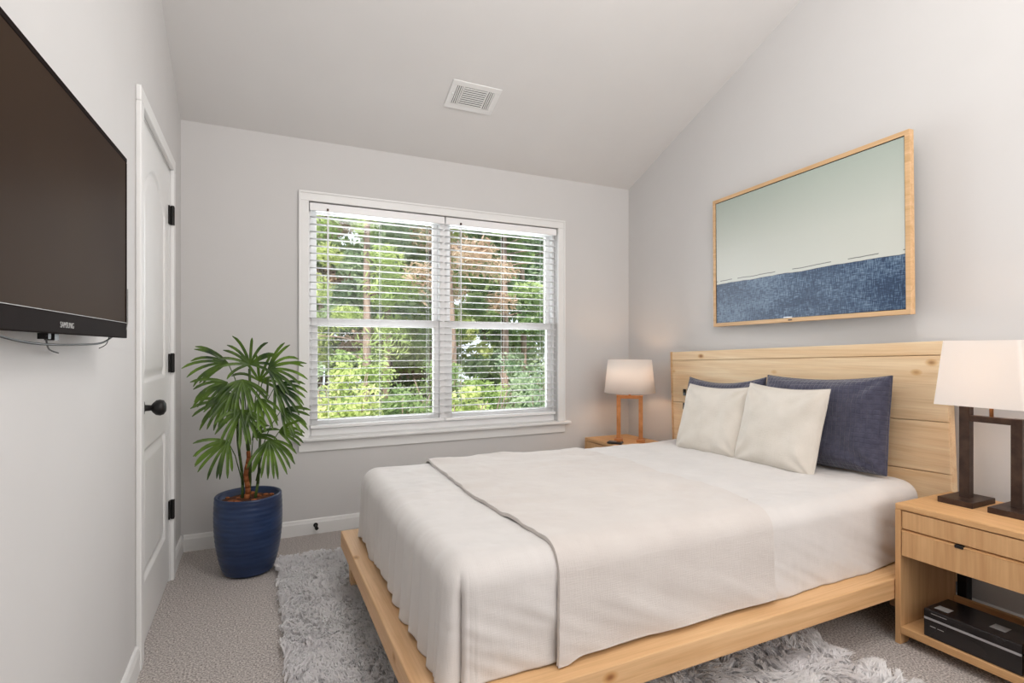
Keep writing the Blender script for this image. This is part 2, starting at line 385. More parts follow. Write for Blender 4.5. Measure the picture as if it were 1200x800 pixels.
# local: x across, y along slope, z up (out of the ceiling is -z)
fx, fy = .155, .102
lbx('vent_frame', TRIM, vent, [(-fx, fx, -fy, -.067, -.008, 0), (-fx, fx, .067, fy, -.008, 0), (-fx, -.118, -.067, .067, -.008, 0), (.118, fx, -.067, .067, -.008, 0), (-.082, -.072, -.067, .067, -.008, 0), (.072, .082, -.067, .067, -.008, 0)], .003)
lbx('vent_backing', VGREY, vent, [(-.118, .118, -.067, .067, -.002, .0)])
for k in range(9):
    y = -.06 + k * .015; lbx('louvre', TRIM, vent, [(-.072, .072, y - .0042, y + .0042, -.009, -.006)], 0)
for s in (-1, 1):
    for k in range(3):
        x = s * (.088 + k * .0115 + .001); lbx('louvre', TRIM, vent, [(x - .0035, x + .0035, -.066, .066, -.009, -.006)], 0)
lbx('damper_lever', TRIM, vent, [(-.134, -.126, -.012, .0, -.016, -.008)], 0)

# ---------------------------------------------------------------- bed
BX0, BY0, BY1 = .768, -2.293, -.775
bed = thing('bed', 'low pine platform bed with a tall knotty plank headboard', 'bed', (1.9, -1.53, 0))
bo = bed.location
def bar(name, m, x0, x1, y0, y1, z0, z1, bev=.004): return box(name, m, bed, x0, x1, y0, y1, z0, z1, bev)
bar('side_rail', PINE_X, BX0 + .11, 3.06, BY0, BY0 + .11, .166, .246)
bar('side_rail', PINE_X, BX0 + .11, 3.06, BY1 - .11, BY1, .166, .246)
bar('foot_rail', PINE_R, BX0, BX0 + .1095, BY0, BY1, .166, .246)
bar('platform', PINE_X, BX0 + .11, 3.055, BY0 + .111, BY1 - .111, .17, .235)
for x in (BX0 + .02, 2.90):
    for y in (BY1 - .13, BY0 + .13):
        bm = bmesh.new(); v = bx(bm, x, x + .05, y - .025, y + .025, .028, .166)
        for q in v[:4]: q.co.x += .006 * (1 if q.co.x < x + .02 else -1)
        bm_obj('leg', bm, PINE_R, bed, bevel=.003, origin=bo)
# headboard: planks, turned by 2 degrees in its own plane as it hangs in the photo
def head_part(name, m, ya, yb, za, zb, x0=3.06, x1=3.10, parent=bed, knot=None):
    """ya..yb, za..zb in headboard frame: origin at near bottom corner (y=-2.317,z=.12)"""
    bm = bmesh.new(); bx(bm, x0, x1, ya, yb, za, zb)
    M = Matrix.Translation((0, -2.318, .0)) @ Matrix.Rotation(R(-2.0), 4, 'X')
    bmesh.ops.transform(bm, matrix=M, verts=bm.verts)
    return bm_obj(name, bm, m, parent, bevel=.0025, origin=tuple(root_loc(parent)))
hw = 1.692
lines = [.165, .372, .616, .838, 1.127, 1.190]
head = head_part('headboard', PINE_Y, .0, hw, .165, 1.188, 3.072, 3.11)
for a, b in zip(lines, lines[1:]): head_part('plank', PINE_Y, .0, hw - .012, a + .0015, b - .0015, 3.06, 3.0715, head)
head_part('edge_strip', FRAMEW, hw - .011, hw + .006, .165, 1.190, 3.058, 3.0715, head)
for (y, z, a, b) in ((-.724, .852, .012, .022), (-.757, .852, .009, .024), (-.722, .757, .012, .022)):
    box('socket', BLACKP, head, 3.055, 3.0605, y - a, y + a, z - b, z + b, .001)
box('support_post', BLACK, bed, 3.075, 3.12, -2.345, -2.312, 0, .50, .002)

# ---- mattress cover with a gathered skirt
MX0, MX1, MY0, MY1, TOP = .852, 3.045, -2.205, -.845, .565
def topnoise(x, y):
    return .007 * vn(x * 2.1 + 3, y * 2.3 + 1) + .005 * vn(x * 5 + 9, y * 7) + .0034 * vn(x * 9 + y * 7, y * 15 - x * 6) + .0016 * vn(x * 30 + y * 22, y * 30 - x * 14)
def perim(n_per_m=260):
    rc = .075
    pts = []; nrm = []
    def seg(p, q, nn):
        L_ = math.dist(p, q); k = max(2, int(L_ * n_per_m))
        for i in range(k):
            t = i / k; pts.append((p[0] + (q[0] - p[0]) * t, p[1] + (q[1] - p[1]) * t)); nrm.append(nn)
    def arc(cx, cy, a0):
        k = 34
        for i in range(k):
            a = R(a0 + 90 * i / k); pts.append((cx + rc * math.cos(a), cy + rc * math.sin(a))); nrm.append((math.cos(a), math.sin(a)))
    # counter-clockwise starting on the near side at the head end... near side runs towards the head
    seg((MX0 + rc, MY0), (MX1 - rc, MY0), (0, -1)); arc(MX1 - rc, MY0 + rc, -90)
    seg((MX1, MY0 + rc), (MX1, MY1 - rc), (1, 0)); arc(MX1 - rc, MY1 - rc, 0)
    seg((MX1 - rc, MY1), (MX0 + rc, MY1), (0, 1)); arc(MX0 + rc, MY1 - rc, 90)
    seg((MX0, MY1 - rc), (MX0, MY0 + rc), (-1, 0)); arc(MX0 + rc, MY0 + rc, 180)
    return np.array(pts), np.array(nrm)
def cover():
    p, n = perim(); N = len(p)
    d = np.linalg.norm(np.roll(p, -1, 0) - p, axis=1); s = np.concatenate([[0], np.cumsum(d)[:-1]])
    Rr = .07
    rings = []
    c = np.array([(MX0 + MX1) / 2, (MY0 + MY1) / 2])
    p0 = p - n * Rr
    for k in np.linspace(0, 1, 90)[:-1] ** .8:
        q = c + (p0 - c) * k; z = TOP + topnoise(q[:, 0], q[:, 1]); rings.append(np.column_stack([q, z]))
    foot = np.clip(-n[:, 0], 0, 1); near = np.clip(-n[:, 1], 0, 1)
    # irregular gathers on the foot side
    sp = s + .012 * vn(s * 9, s * 0)
    fold = (np.abs(np.sin(sp * 34 + 1.8 * vn(s * 3.3, s * 0 + 4))) ** .8 - .55) * .75 + .45 * vn(s * 26, s * 0 + 2)
    soft = .6 * vn(s * 4.2 + 11, s * 0) + .4 * vn(s * 10, s * 0 + 7)
    tn = topnoise(p0[:, 0], p0[:, 1])
    ns = 64
    for i in range(ns + 1):
        t = i / ns
        if i <= 14:
            a = i / 14 * PI / 2; off = -Rr + Rr * math.sin(a); z = TOP - Rr + Rr * math.cos(a)
        else:
            off = 0; z = TOP - Rr - (TOP - Rr - .252) * (i - 14) / (ns - 14)
        v = max(0, (i - 6) / (ns - 6))
        amp = foot * (1 + .55 * vn(s * 4.3, s * 0 + 9)) * (.002 + .021 * v ** .8) * (1 - .35 * v * (1 - v)) + near * .006 * v + (1 - np.clip(foot + near, 0, 1)) * .002 * v
        o = off + amp * np.where(foot > .3, fold, soft) + foot * .014 * v + near * .006 * v
        # drag wrinkles running diagonally on the near side
        o = o + near * v * (.010 * vn(p[:, 0] * 7 + z * 12, z * 6 + p[:, 0] * 2) + .004 * vn(p[:, 0] * 18 + z * 34, z * 10)) + .0012 * v * vn(s * 40, z * 20 + s * 0)
        # seam slit near the foot corner on the near side
        if i > 8:
            xs = .885
            g = np.exp(-((p[:, 0] - xs) / .0075) ** 2) * (n[:, 1] < -.5)
            o = o - .022 * g * min(1, (i - 8) / 10)
            flap = np.exp(-((p[:, 0] - (xs - .022)) / .02) ** 2) * (n[:, 1] < -.2)
            o = o + .014 * flap * v
        q = p + n * o[:, None]
        zz = z + tn * (1 - v) + np.where(foot > .3, .020 * vn(s * 11, s * 0 + 5) + .006 * fold, .004 * vn(s * 3, s * 0)) * v ** 3 * (1 if i > 14 else 0)
        zz = np.maximum(zz, .2485)
        rings.append(np.column_stack([q, zz * np.ones(N)]))
    P = np.stack(rings, 1)
    me = grid_mesh('bed_sheet', P, closed_u=True)
    o = link('bed_sheet', me, SHEET, None, smooth=True, origin=(1.95, -1.53, .25), loc=(1.95, -1.53, .25))
    m = o.modifiers.new('s', 'SOLIDIFY'); m.thickness = .003; m.offset = -1
    return tag(o, 'cream gauze sheet covering the mattress, gathered in folds at the foot', 'bed sheet')
cover()
# ---- folded coverlet across the middle
def coverlet():
    nx, npth = 170, 300
    XA, XB = 1.17, 2.065
    # path in y,z over the bed
    Rr = .07; path = []
    zl = .30
    L1 = TOP - Rr - zl
    def at(t):
        """t metres from the far hem; returns y,z,ny,nz"""
        if t < L1: return MY1, zl + t, 1, 0
        t -= L1
        if t < PI / 2 * Rr:
            a = t / Rr; return MY1 - Rr + Rr * math.cos(a), TOP - Rr + Rr * math.sin(a), math.cos(a), math.sin(a)
        t -= PI / 2 * Rr; L2 = (MY1 - MY0) - 2 * Rr
        if t < L2: return MY1 - Rr - t, TOP, 0, 1
        t -= L2
        if t < PI / 2 * Rr:
            a = t / Rr; return MY0 + Rr - Rr * math.sin(a), TOP - Rr + Rr * math.cos(a), -math.sin(a), math.cos(a)
        t -= PI / 2 * Rr
        return MY0, TOP - Rr - t, -1, 0
    total = L1 + PI * Rr + (MY1 - MY0 - 2 * Rr) + (TOP - Rr - .262)
    P = np.zeros((nx, npth, 3))
    for i in range(nx):
        u = i / (nx - 1)
        for j in range(npth):
            t = total * j / (npth - 1)
            y, z, ny, nz = at(t)
            v = max(0, -ny) * max(0, (TOP - Rr - z) / .24)
            x = XA + (XB - XA) * u
            x += .008 * math.sin(y * 5) * (1 - u) - .018 * v * (1 - u)
            x += -.03 * nz * u * math.sin((y + .9) * 2.2) * (y > -2.1)
            off = .004
            P[i, j] = (x, y, z); P[i, j, 1] += ny * off; P[i, j, 2] += nz * off
            if v > 0:
                P[i, j, 1] -= .012 * v + .016 * v * math.exp(-(u / .07) ** 2)
                P[i, j, 2] -= .016 * v * math.exp(-(u / .055) ** 2) + 0 * .004 * v
    X, Y, Z = P[..., 0], P[..., 1], P[..., 2]
    top = sm(TOP - .06, TOP, Z)
    Z += top * topnoise(X, Y)
    edge = np.linspace(0, 1, nx)[:, None]
    # loose long creases on top
    cre = .012 * np.clip(vn(X * 3 - Y * 1.3 + 5, (Y + X * .35) * 8), 0, 1) + .0035 * vn(X * 8, Y * 12 + 4) * .5
    Z += top * (cre + .001)
    side = np.clip((TOP - .07 - Z) / .24, 0, 1) * (Y < -1.5)
    Y -= side * (.007 * vn(X * 6 + Z * 12, Z * 5 + X * 2) + .0032 * vn(X * 16 + Z * 30, Z * 11))
    Z[:] = np.where((side > .5), np.maximum(Z, .2515), Z)
    me = grid_mesh('coverlet', P)
    o = link('coverlet', me, DUVET, None, smooth=True, origin=(1.6, -1.53, .25), loc=(1.6, -1.53, .25))
    m = o.modifiers.new('s', 'SOLIDIFY'); m.thickness = .013; m.offset = -1
    b = o.modifiers.new('b', 'BEVEL'); b.width = .0045; b.segments = 3; b.limit_method = 'ANGLE'; b.angle_limit = R(60)
    # piped hem on the three visible edges
    bm = bmesh.new()
    tube(bm, [P[k, -1] + np.array([0, -.011, .002]) - np.array((1.6, -1.53, .25)) for k in range(0, nx, 2)], .003, 8)
    bm_obj('hem', bm, DUVET, o, smooth=True)
    return tag(o, 'cream linen coverlet laid across the middle of the bed', 'coverlet')
coverlet()

# ---- pillows
def pillow(name, wd, ht, th, center, uvec, vvec, m, label, cat, group, seed, k=.07, sag=.02, grid_bump=False, ears=0):
    n = 64
    u = np.sin(np.linspace(-1, 1, n) * PI / 2); U, V = np.meshgrid(u, u, indexing='ij')
    f = ((1 - U ** 4) * (1 - V ** 4)); f = np.clip(f, 0, 1) ** .5
    xs = wd / 2 * U * (1 - k * (1 - V ** 2) * np.abs(U) ** 1.5); ys = ht / 2 * V * (1 - k * 1.1 * (1 - U ** 2) * np.abs(V) ** 1.5)
    nz = .10 * vn(U * 2.4 + seed, V * 2.4 + seed * 3) + .05 * vn(U * 5 + seed, V * 4)
    # creases that run in from the corners
    cr = 0
    for su in (-1, 1):
        for sv in (-1, 1):
            du, dv = U - su, V - sv; a = np.arctan2(dv * sv, du * su); rr = np.hypot(du, dv)
            cr = cr + .13 * np.sin(a * 9 + seed) * np.exp(-(rr / .75) ** 2) * np.clip(rr * 3, 0, 1)
    cf = 1 - ears * (U ** 2 * V ** 2) ** 1.5 * 1.6; xs = xs * cf; ys = ys * cf
    sagv = -sag * (1 - U ** 2) * np.clip(V, 0, 1)
    F = np.stack([xs, ys + sagv, th / 2 * f * (1 + nz + cr)], -1); B = np.stack([xs, ys + sagv, -th / 2 * f * (.9 + nz * .5)], -1)
    V3 = np.vstack([F.reshape(-1, 3), B.reshape(-1, 3)]); idx = np.arange(n * n).reshape(n, n)
    q = np.stack([idx[:-1, :-1], idx[1:, :-1], idx[1:, 1:], idx[:-1, 1:]], -1).reshape(-1, 4)
    Q = np.vstack([q, q[:, ::-1] + n * n])
    me = quads_mesh(name, V3, Q)
    bm = bmesh.new(); bm.from_mesh(me); bmesh.ops.remove_doubles(bm, verts=bm.verts, dist=1e-5); bm.to_mesh(me); bm.free()
    o = link(name, me, m, None, smooth=True)
    uu = Vector(uvec).normalized(); vv = Vector(vvec); vv = (vv - uu * vv.dot(uu)).normalized(); ww = uu.cross(vv)
    o.matrix_world = Matrix(((uu.x, vv.x, ww.x, center[0]), (uu.y, vv.y, ww.y, center[1]), (uu.z, vv.z, ww.z, center[2]), (0, 0, 0, 1)))
    # seam piping
    bmm = bmesh.new()
    ring = [F[i, 0] for i in range(n)] + [F[-1, j] for j in range(1, n)] + [F[i, -1] for i in range(n - 2, -1, -1)] + [F[0, j] for j in range(n - 2, 0, -1)]
    ring.append(ring[0]); tube(bmm, ring, .0028, 6); bm_obj('seam', bmm, m, o, smooth=True)
    return tag(o, label, cat, group)
def quilt():
    m, nt, b = new_mat('navy_quilted_cotton'); L = nt.links
    v = coords(nt); sep = nt.nodes.new('ShaderNodeSeparateXYZ'); L.new(v, sep.inputs[0])
    hs = []
    for ax, sc_ in (('X', 1 / .030), ('Y', 1 / .030)):
        nn = nt.nodes.new('ShaderNodeTexNoise'); nn.inputs['Scale'].default_value = 14; L.new(v, nn.inputs['Vector'])
        a = nt.nodes.new('ShaderNodeMath'); a.operation = 'MULTIPLY_ADD'; a.inputs[1].default_value = .010; L.new(nn.outputs['Fac'], a.inputs[0]); L.new(sep.outputs[ax], a.inputs[2])
        s = nt.nodes.new('ShaderNodeMath'); s.operation = 'PINGPONG'; s.inputs[1].default_value = .011; L.new(a.outputs[0], s.inputs[0])
        r = nt.nodes.new('ShaderNodeMapRange'); r.inputs['From Max'].default_value = .0035; L.new(s.outputs[0], r.inputs['Value']); hs.append(r)
    mn = nt.nodes.new('ShaderNodeMath'); mn.operation = 'MULTIPLY'; L.new(hs[0].outputs[0], mn.inputs[0]); L.new(hs[1].outputs[0], mn.inputs[1])
    bp = nt.nodes.new('ShaderNodeBump'); bp.inputs['Strength'].default_value = .55; bp.inputs['Distance'].default_value = .004
    L.new(mn.outputs[0], bp.inputs['Height']); L.new(bp.outputs['Normal'], b.inputs['Normal'])
    n = nt.nodes.new('ShaderNodeTexNoise'); n.inputs['Scale'].default_value = 40; L.new(v, n.inputs['Vector'])
    r = ramp(nt, [(.3, srgb(62, 62, 80)), (.7, srgb(80, 80, 98))]); L.new(n.outputs['Fac'], r.inputs['Fac']); L.new(r.outputs['Color'], b.inputs['Base Color'])
    b.inputs['Roughness'].default_value = .8; b.inputs['Sheen Weight'].default_value = .4; b.inputs['Specular IOR Level'].default_value = .2
    return m
NAVY = quilt()
pillow('pillow', .665, .455, .15, (2.945, -1.79, .798), (0, -1, .04), (.17, -.09, 1), NAVY, 'navy quilted pillow at the right, showing its full side against the headboard', 'pillow', 'navy quilted pillows against the headboard', 1.3, .032, .020, ears=.012)
pillow('pillow', .60, .44, .14, (2.95, -1.155, .765), (0, -1, .045), (.17, 0, 1), NAVY, 'navy quilted pillow at the left, only its top edge above a cream cushion', 'pillow', 'navy quilted pillows against the headboard', 4.1, .035, .035, ears=.01)
pillow('cushion', .455, .44, .13, (2.775, -1.688, .757), (.02, -1, -.012), (.30, -.06, 1), LINEN, 'cream linen cushion in front, overlapping the fully visible navy pillow', 'cushion', 'cream linen cushions on the bed', 2.2, .045, .012, ears=.012)
pillow('cushion', .46, .42, .13, (2.765, -1.262, .745), (.06, -1, .02), (.34, -.14, 1), LINEN, 'cream linen cushion on the left, the one nearest the window lamp', 'cushion', 'cream linen cushions on the bed', 6.4, .045, .015, ears=.012)

# ---------------------------------------------------------------- nightstands
def nightstand(loc, label, depth=.395, wid=.42, h=.548):
    """origin: near-front... local x 0..depth from front to wall, y 0..-wid"""
    t = thing('nightstand', label, 'nightstand', loc, group='light oak nightstands beside the bed')
    def p(name, m, *a, bevel=.002, par=t): return lbx(name, m, par, [a], bevel)
    p('top', OAK_Y, 0, depth, -wid, 0, h - .022, h, bevel=.003)
    for y in (-.02, -wid):
        bm = bmesh.new(); prism(bm, [(0, .10), (.0, .0), (.05, .0), (.075, .03), (depth - .075, .03), (depth - .05, 0), (depth, 0), (depth, h - .0225), (0, h - .0225)], 1, y, y + .02)
        bm_obj('side_panel', bm, OAK_Z, t, bevel=.0015)
    p('shelf', OAK_Y, .0, depth, -wid + .0205, -.0205, .043, .072)
    p('back_rail', OAK_Y, depth - .02, depth - .002, -wid + .0205, -.0205, .0725, .118)
    p('back_rail', OAK_Y, depth - .02, depth - .002, -wid + .0205, -.0205, h - .19, h - .0225)
    d = p('drawer', OAK_Z, .004, .022, -wid + .023, -.023, h - .094, h - .026)
    d = p('drawer', OAK_Z, .001, .020, -wid + .023, -.023, h - .200, h - .104)
    bm = bmesh.new(); prism(bm, [(.0, h - .104), (.02, h - .104), (.02, h - .096)], 1, -wid + .023, -.023); bm_obj('finger_lip', bm, OAK_Y, d)
    bm = bmesh.new(); bx(bm, -.004, .012, -wid / 2 - .016, -wid / 2 + .010, h - .109, h - .097); bm_obj('pull', bm, BLACK, d, bevel=.002)
    return t
nightstand((2.66, -2.297, 0), 'light oak nightstand with a black box on its open shelf, right of the bed')
nightstand((2.66, -.085, 0), 'oak nightstand in the window corner, mostly hidden behind the bed', h=.474)

# ---------------------------------------------------------------- lamps
def arch(t, m, sp, cz, fl=.085, fw_=.058, ext=None, wide=.034, dp=.034, parts=True):
    for s in (1, -1):
        lbx('foot', m, t, [(-fl, fl, s * sp - fw_, s * sp + fw_, 0, .022)], .002)
        top = cz + .012 if not (ext and s == 1) else ext
        lbx('column', m, t, [(-dp / 2, dp / 2, s * sp - wide / 2, s * sp + wide / 2, .022, top)], .0015)
    lbx('crossbar', m, t, [(-dp / 2 + .001, dp / 2 - .001, -sp + wide / 2, sp - wide / 2, cz - .012, cz + .011)], .0015)
def bulb(t, z, e, col):
    bm = bmesh.new(); bmesh.ops.create_uvsphere(bm, u_segments=20, v_segments=12, radius=.027, matrix=Matrix.Translation((0, 0, z)))
    m, nt, b = new_mat('warm_bulb'); b.inputs['Emission Color'].default_value = (*col, 1); b.inputs['Emission Strength'].default_value = 6; b.inputs['Base Color'].default_value = (1, .9, .8, 1)
    bm_obj('bulb', bm, m, t, smooth=True)
    l = light('bulb_light', 'POINT', (0, 0, z), e, col, size=.03); l.parent = t; l.location = (0, 0, z)
    return l
# near lamp: dark bronze arch on two slab feet, rectangular shade
t = thing('table_lamp', 'lit table lamp with dark bronze arch base on the right nightstand', 'lamp', (2.915, -2.497, .548), group='bedside lamps')
arch(t, BRONZE, .0805, .335, ext=.385)
bm = bmesh.new(); tube(bm, [(0, 0, .346), (0, 0, .47)], .0065, 12); bm_obj('stem', bm, COPPER, t, smooth=True)
bm = bmesh.new()
def rect_ring(a, b, z, r=.012):
    out = []
    for cx, cy, a0 in ((a - r, b - r, 0), (-a + r, b - r, 90), (-a + r, -b + r, 180), (a - r, -b + r, 270)):
        for k in range(5):
            q = R(a0 + 90 * k / 4); out.append(bm.verts.new((cx + r * math.cos(q), cy + r * math.sin(q), z)))
    return out
A = rect_ring(.112, .142, .388); B = rect_ring(.092, .120, .637)
for k in range(20): bm.faces.new([A[k], A[(k + 1) % 20], B[(k + 1) % 20], B[k]])
sh = bm_obj('lamp_shade', bm, SHADE, t); m = sh.modifiers.new('s', 'SOLIDIFY'); m.thickness = .002
bulb(t, .51, 5.5, (1, .66, .42))
# far lamp: copper arch, drum shade
t = thing('table_lamp', 'lit table lamp with copper arch base in the window corner', 'lamp', (2.86, -.375, .474), (0, 0, R(51)), group='bedside lamps')
arch(t, COPPER, .079, .325, .045, .03, wide=.03, dp=.03)
bm = bmesh.new(); tube(bm, [(0, 0, .336), (0, 0, .45)], .009, 12); bm_obj('stem', bm, COPPER, t, smooth=True)
bm = bmesh.new(); lathe(bm, [(.183, .358), (.158, .598)], 64)
sh = bm_obj('lamp_shade', bm, SHADE, t, smooth=True); m = sh.modifiers.new('s', 'SOLIDIFY'); m.thickness = .002
bulb(t, .47, 9, (1, .62, .36))
# dark puck on far nightstand
bm = bmesh.new(); bx(bm, -.055, .055, -.032, .032, 0, .016)
pk = bm_obj('remote_control', bm, BLACKP, None, bevel=.008, loc=(2.76, -.40, .504)); pk.rotation_euler = (0, 0, R(-50)); pk.location.z = .4745; pk.location.x = 2.705; pk.location.y = -.41
tag(pk, 'small glossy black remote control lying in front of the copper lamp', 'remote')
# black box on the shelf
t = thing('equipment_box', 'glossy black box with a silver stripe on the lower shelf of the nightstand', 'box', (2.663, -2.39, .0725))
t.location = (2.668, -2.393, .0725)
lbx('case', BLACKP, t, [(0, .165, -.29, 0, 0, .068), (.0, .165, -.29, 0, .0705, .104)], .004)
SILV = noisy('silver_stripe', (.5, .5, .52), (.62, .62, .64), 10, .3, metal=.6)
GREYP = noisy('grey_print', (.30, .29, .28), (.40, .39, .38), 60, .5)
lbx('stripe', SILV, t, [(-.0008, .004, -.288, -.002, .0655, .0735)], .0003)
lbx('sticker', SILV, t, [(.05, .095, -.225, -.18, .1038, .1045)], 0).data.materials[0] = GREYP
lbx('sticker', GREYP, t, [(.03, .07, -.065, -.02, .1038, .1044)], 0)
for a in ((-.075, -.025, .0905, .0925), (-.04, -.022, .042, .045), (-.066, -.046, .042, .044)):
    lbx('faint_lettering', GREYP, t, [(-.0006, .001, *a)], 0)

# ---------------------------------------------------------------- framed picture (screen-like canvas in maple frame)
def art_mat():
    m, nt, b = new_mat('seascape_print'); L = nt.links
    v = coords(nt); sep = nt.nodes.new('ShaderNodeSeparateXYZ'); L.new(v, sep.inputs[0])
    def noise_(scale, st=(1, 1, 1), det=6):
        vv = coords(nt, st); n = nt.nodes.new('ShaderNodeTexNoise'); n.inputs['Scale'].default_value = scale; n.inputs['Detail'].default_value = det; L.new(vv, n.inputs['Vector']); return n.outputs['Fac']
    def math_(op, a, b_=None, c_=None):
        k = nt.nodes.new('ShaderNodeMath'); k.operation = op
        for i, x in enumerate((a, b_, c_)):
            if x is None: continue
            if isinstance(x, (int, float)): k.inputs[i].default_value = x
            else: L.new(x, k.inputs[i])
        return k.outputs[0]
    def mix(f, a, b_):
        k = nt.nodes.new('ShaderNodeMix'); k.data_type = 'RGBA'
        if isinstance(f, (int, float)): k.inputs[0].default_value = f
        else: L.new(f, k.inputs[0])
        for i, x in ((6, a), (7, b_)):
            if isinstance(x, tuple): k.inputs[i].default_value = (*x, 1)
            else: L.new(x, k.inputs[i])
        return k.outputs[2]
    z = math_('MULTIPLY_ADD', noise_(6, (1, 1, .2)), .02, sep.outputs['Z'])
    # sky
    rs = ramp(nt, [(.0, srgb(206, 208, 200)), (.35, srgb(200, 204, 196)), (1, srgb(172, 183, 174))])
    mr = nt.nodes.new('ShaderNodeMapRange'); mr.inputs['From Min'].default_value = -.10; mr.inputs['From Max'].default_value = .40; L.new(z, mr.inputs['Value']); L.new(mr.outputs[0], rs.inputs['Fac'])
    # sea: woven scratches
    a = noise_(1, (30, 30, 420), 3); c2 = noise_(1, (30, 330, 30), 3); big = noise_(5, (1, .6, 1.6), 4)
    w_ = math_('ADD', math_('MULTIPLY', a, .5), math_('MULTIPLY', c2, .5))
    w_ = math_('ADD', math_('MULTIPLY', math_('SUBTRACT', w_, .5), 3.0), math_('MULTIPLY_ADD', big, .9, -.0))
    rw = ramp(nt, [(.25, srgb(34, 54, 82)), (.5, srgb(62, 86, 116)), (.78, srgb(120, 142, 164))]); L.new(w_, rw.inputs['Fac'])
    # broken dark line at the horizon and a pale strip under it
    hz = -.118
    sea = math_('LESS_THAN', z, hz - .012)
    col = mix(sea, rs.outputs['Color'], rw.outputs['Color'])
    d = math_('ABSOLUTE', math_('SUBTRACT', z, hz + .008))
    ln = math_('MULTIPLY', math_('LESS_THAN', d, .0022), math_('GREATER_THAN', noise_(5, (1, 1, .01), 2), .47))
    col = mix(math_('MULTIPLY', ln, .8), col, srgb(60, 66, 62))
    d2 = math_('ABSOLUTE', math_('SUBTRACT', z, hz - .012))
    col = mix(math_('MULTIPLY', math_('LESS_THAN', d2, .0016), .75), col, srgb(40, 56, 74))
    L.new(col, b.inputs['Base Color']); b.inputs['Roughness'].default_value = .32; b.inputs['Specular IOR Level'].default_value = .35
    return m
# local frame: x out of the wall towards the room is -x ; y along the wall (far hinge at y=0, runs to -y)
pic = thing('framed_picture', 'maple framed seascape with pale sky and dark blue sea above the headboard', 'picture', (3.092, -.950, 1.708 - .412), (R(-.53), 0, R(-4)))
pw, ph, fwid = 1.224, .824, .022
lbx('frame', FRAMEW, pic, [(-.0, .03, -pw, 0, 0, fwid), (-.0, .03, -pw, 0, ph - fwid, ph), (-.0, .03, -fwid, 0, fwid, ph - fwid), (-.0, .03, -pw, -pw + fwid, fwid, ph - fwid)], .0015)
bm = bmesh.new(); bx(bm, .006, .02, -pw / 2 + fwid + .003, pw / 2 - fwid - .003, -ph / 2 + fwid + .003, ph / 2 - fwid - .003)
cv = bm_obj('print', bm, art_mat(), pic); cv.location = (0, -pw / 2, ph / 2)
lbx('inner_bezel', BLACKP, pic, [(.005, .022, -pw + fwid, -fwid, fwid, fwid + .0035), (.005, .022, -pw + fwid, -fwid, ph - fwid - .0035, ph - fwid), (.005, .022, -fwid - .0035, -fwid, fwid, ph - fwid), (.005, .022, -pw + fwid, -pw + fwid + .0035, fwid, ph - fwid)], 0)
lbx('brand_bar', SILV, pic, [(.0045, .008, -.60, -.545, fwid + .003, fwid + .008)], 0)
lbx('sensor', BRONZE, pic, [(-.0008, .004, -.605, -.58, .008, .015)], 0)
lbx('wall_bracket', BLACK, pic, [(.03, .045, -.35, -.12, ph * .4, ph * .6)], 0)

# ---------------------------------------------------------------- television on the left wall
tvw, tvh = .86, .476
TVB = noisy('television_black', (.014, .010, .009), (.018, .013, .012), 5, .4, spec=.5); TVB.node_tree.nodes['Principled BSDF'].inputs['IOR'].default_value = 1.03
tv = thing('television', 'black flat television mounted on the left wall beside the door', 'television', (.08, -1.83, 1.182), (0, 0, R(-2.37)))
# local: +x into the room, y from 0 to -tvw
lbx('back_shell', TVB, tv, [(-.032, -.012, -tvw + .004, -.004, .004, tvh - .004)], .004)
lbx('bezel', TVB, tv, [(-.012, 0, -tvw, 0, 0, .040), (-.012, 0, -tvw, 0, tvh - .012, tvh), (-.012, 0, -.010, 0, .040, tvh - .012), (-.012, 0, -tvw, -tvw + .010, .040, tvh - .012)], .002)
SCR, nt, b = new_mat('dark_screen'); L = nt.links
n = nt.nodes.new('ShaderNodeTexNoise'); n.inputs['Scale'].default_value = 1.5; L.new(coords(nt), n.inputs['Vector'])
r = ramp(nt, [(.3, srgb(54, 43, 37)), (.7, srgb(66, 54, 44))]); L.new(n.outputs['Fac'], r.inputs['Fac']); L.new(r.outputs['Color'], b.inputs['Base Color'])
b.inputs['Roughness'].default_value = .35; b.inputs['Specular IOR Level'].default_value = .5; b.inputs['IOR'].default_value = 1.035
lbx('screen', SCR, tv, [(-.010, -.0015, -tvw + .010, -.010, .040, tvh - .012)], 0)
lbx('bezel_trim', GREYP, tv, [(-.001, .0008, -tvw + .01, -.004, .0395, .0408)], 0)
cu = bpy.data.curves.new('t', 'FONT'); cu.body = 'SAMSUNG'; cu.size = .0155; cu.align_x = 'CENTER'; cu.extrude = .0004
to = bpy.data.objects.new('t', cu); COL.objects.link(to); bpy.context.view_layer.update()
me = bpy.data.meshes.new_from_object(to.evaluated_get(bpy.context.evaluated_depsgraph_get())); bpy.data.objects.remove(to)
me.transform(Matrix.Translation((.0006, -.43, .012)) @ Matrix(((0, 0, 1, 0), (1, 0, 0, 0), (0, 1, 0, 0), (0, 0, 0, 1))))
link('wordmark', me, GREYP, tv)
bm = bmesh.new(); tube(bm, [(-.001, -.008, .02), (.002, -.004, .04), (.002, -.004, .13)], .0012, 6); bm_obj('edge_glint_strip', bm, GREYP, tv)
lbx('wall_bracket', BLACK, tv, [(-.075, -.032, -.55, -.33, .15, .33)], .002)
bm = bmesh.new(); bx(bm, -.03, -.014, -.445, -.425, -.012, .001); bx(bm, -.03, -.014, -.475, -.462, -.010, .001)
bm_obj('cable_plug', bm, BLACK, tv)
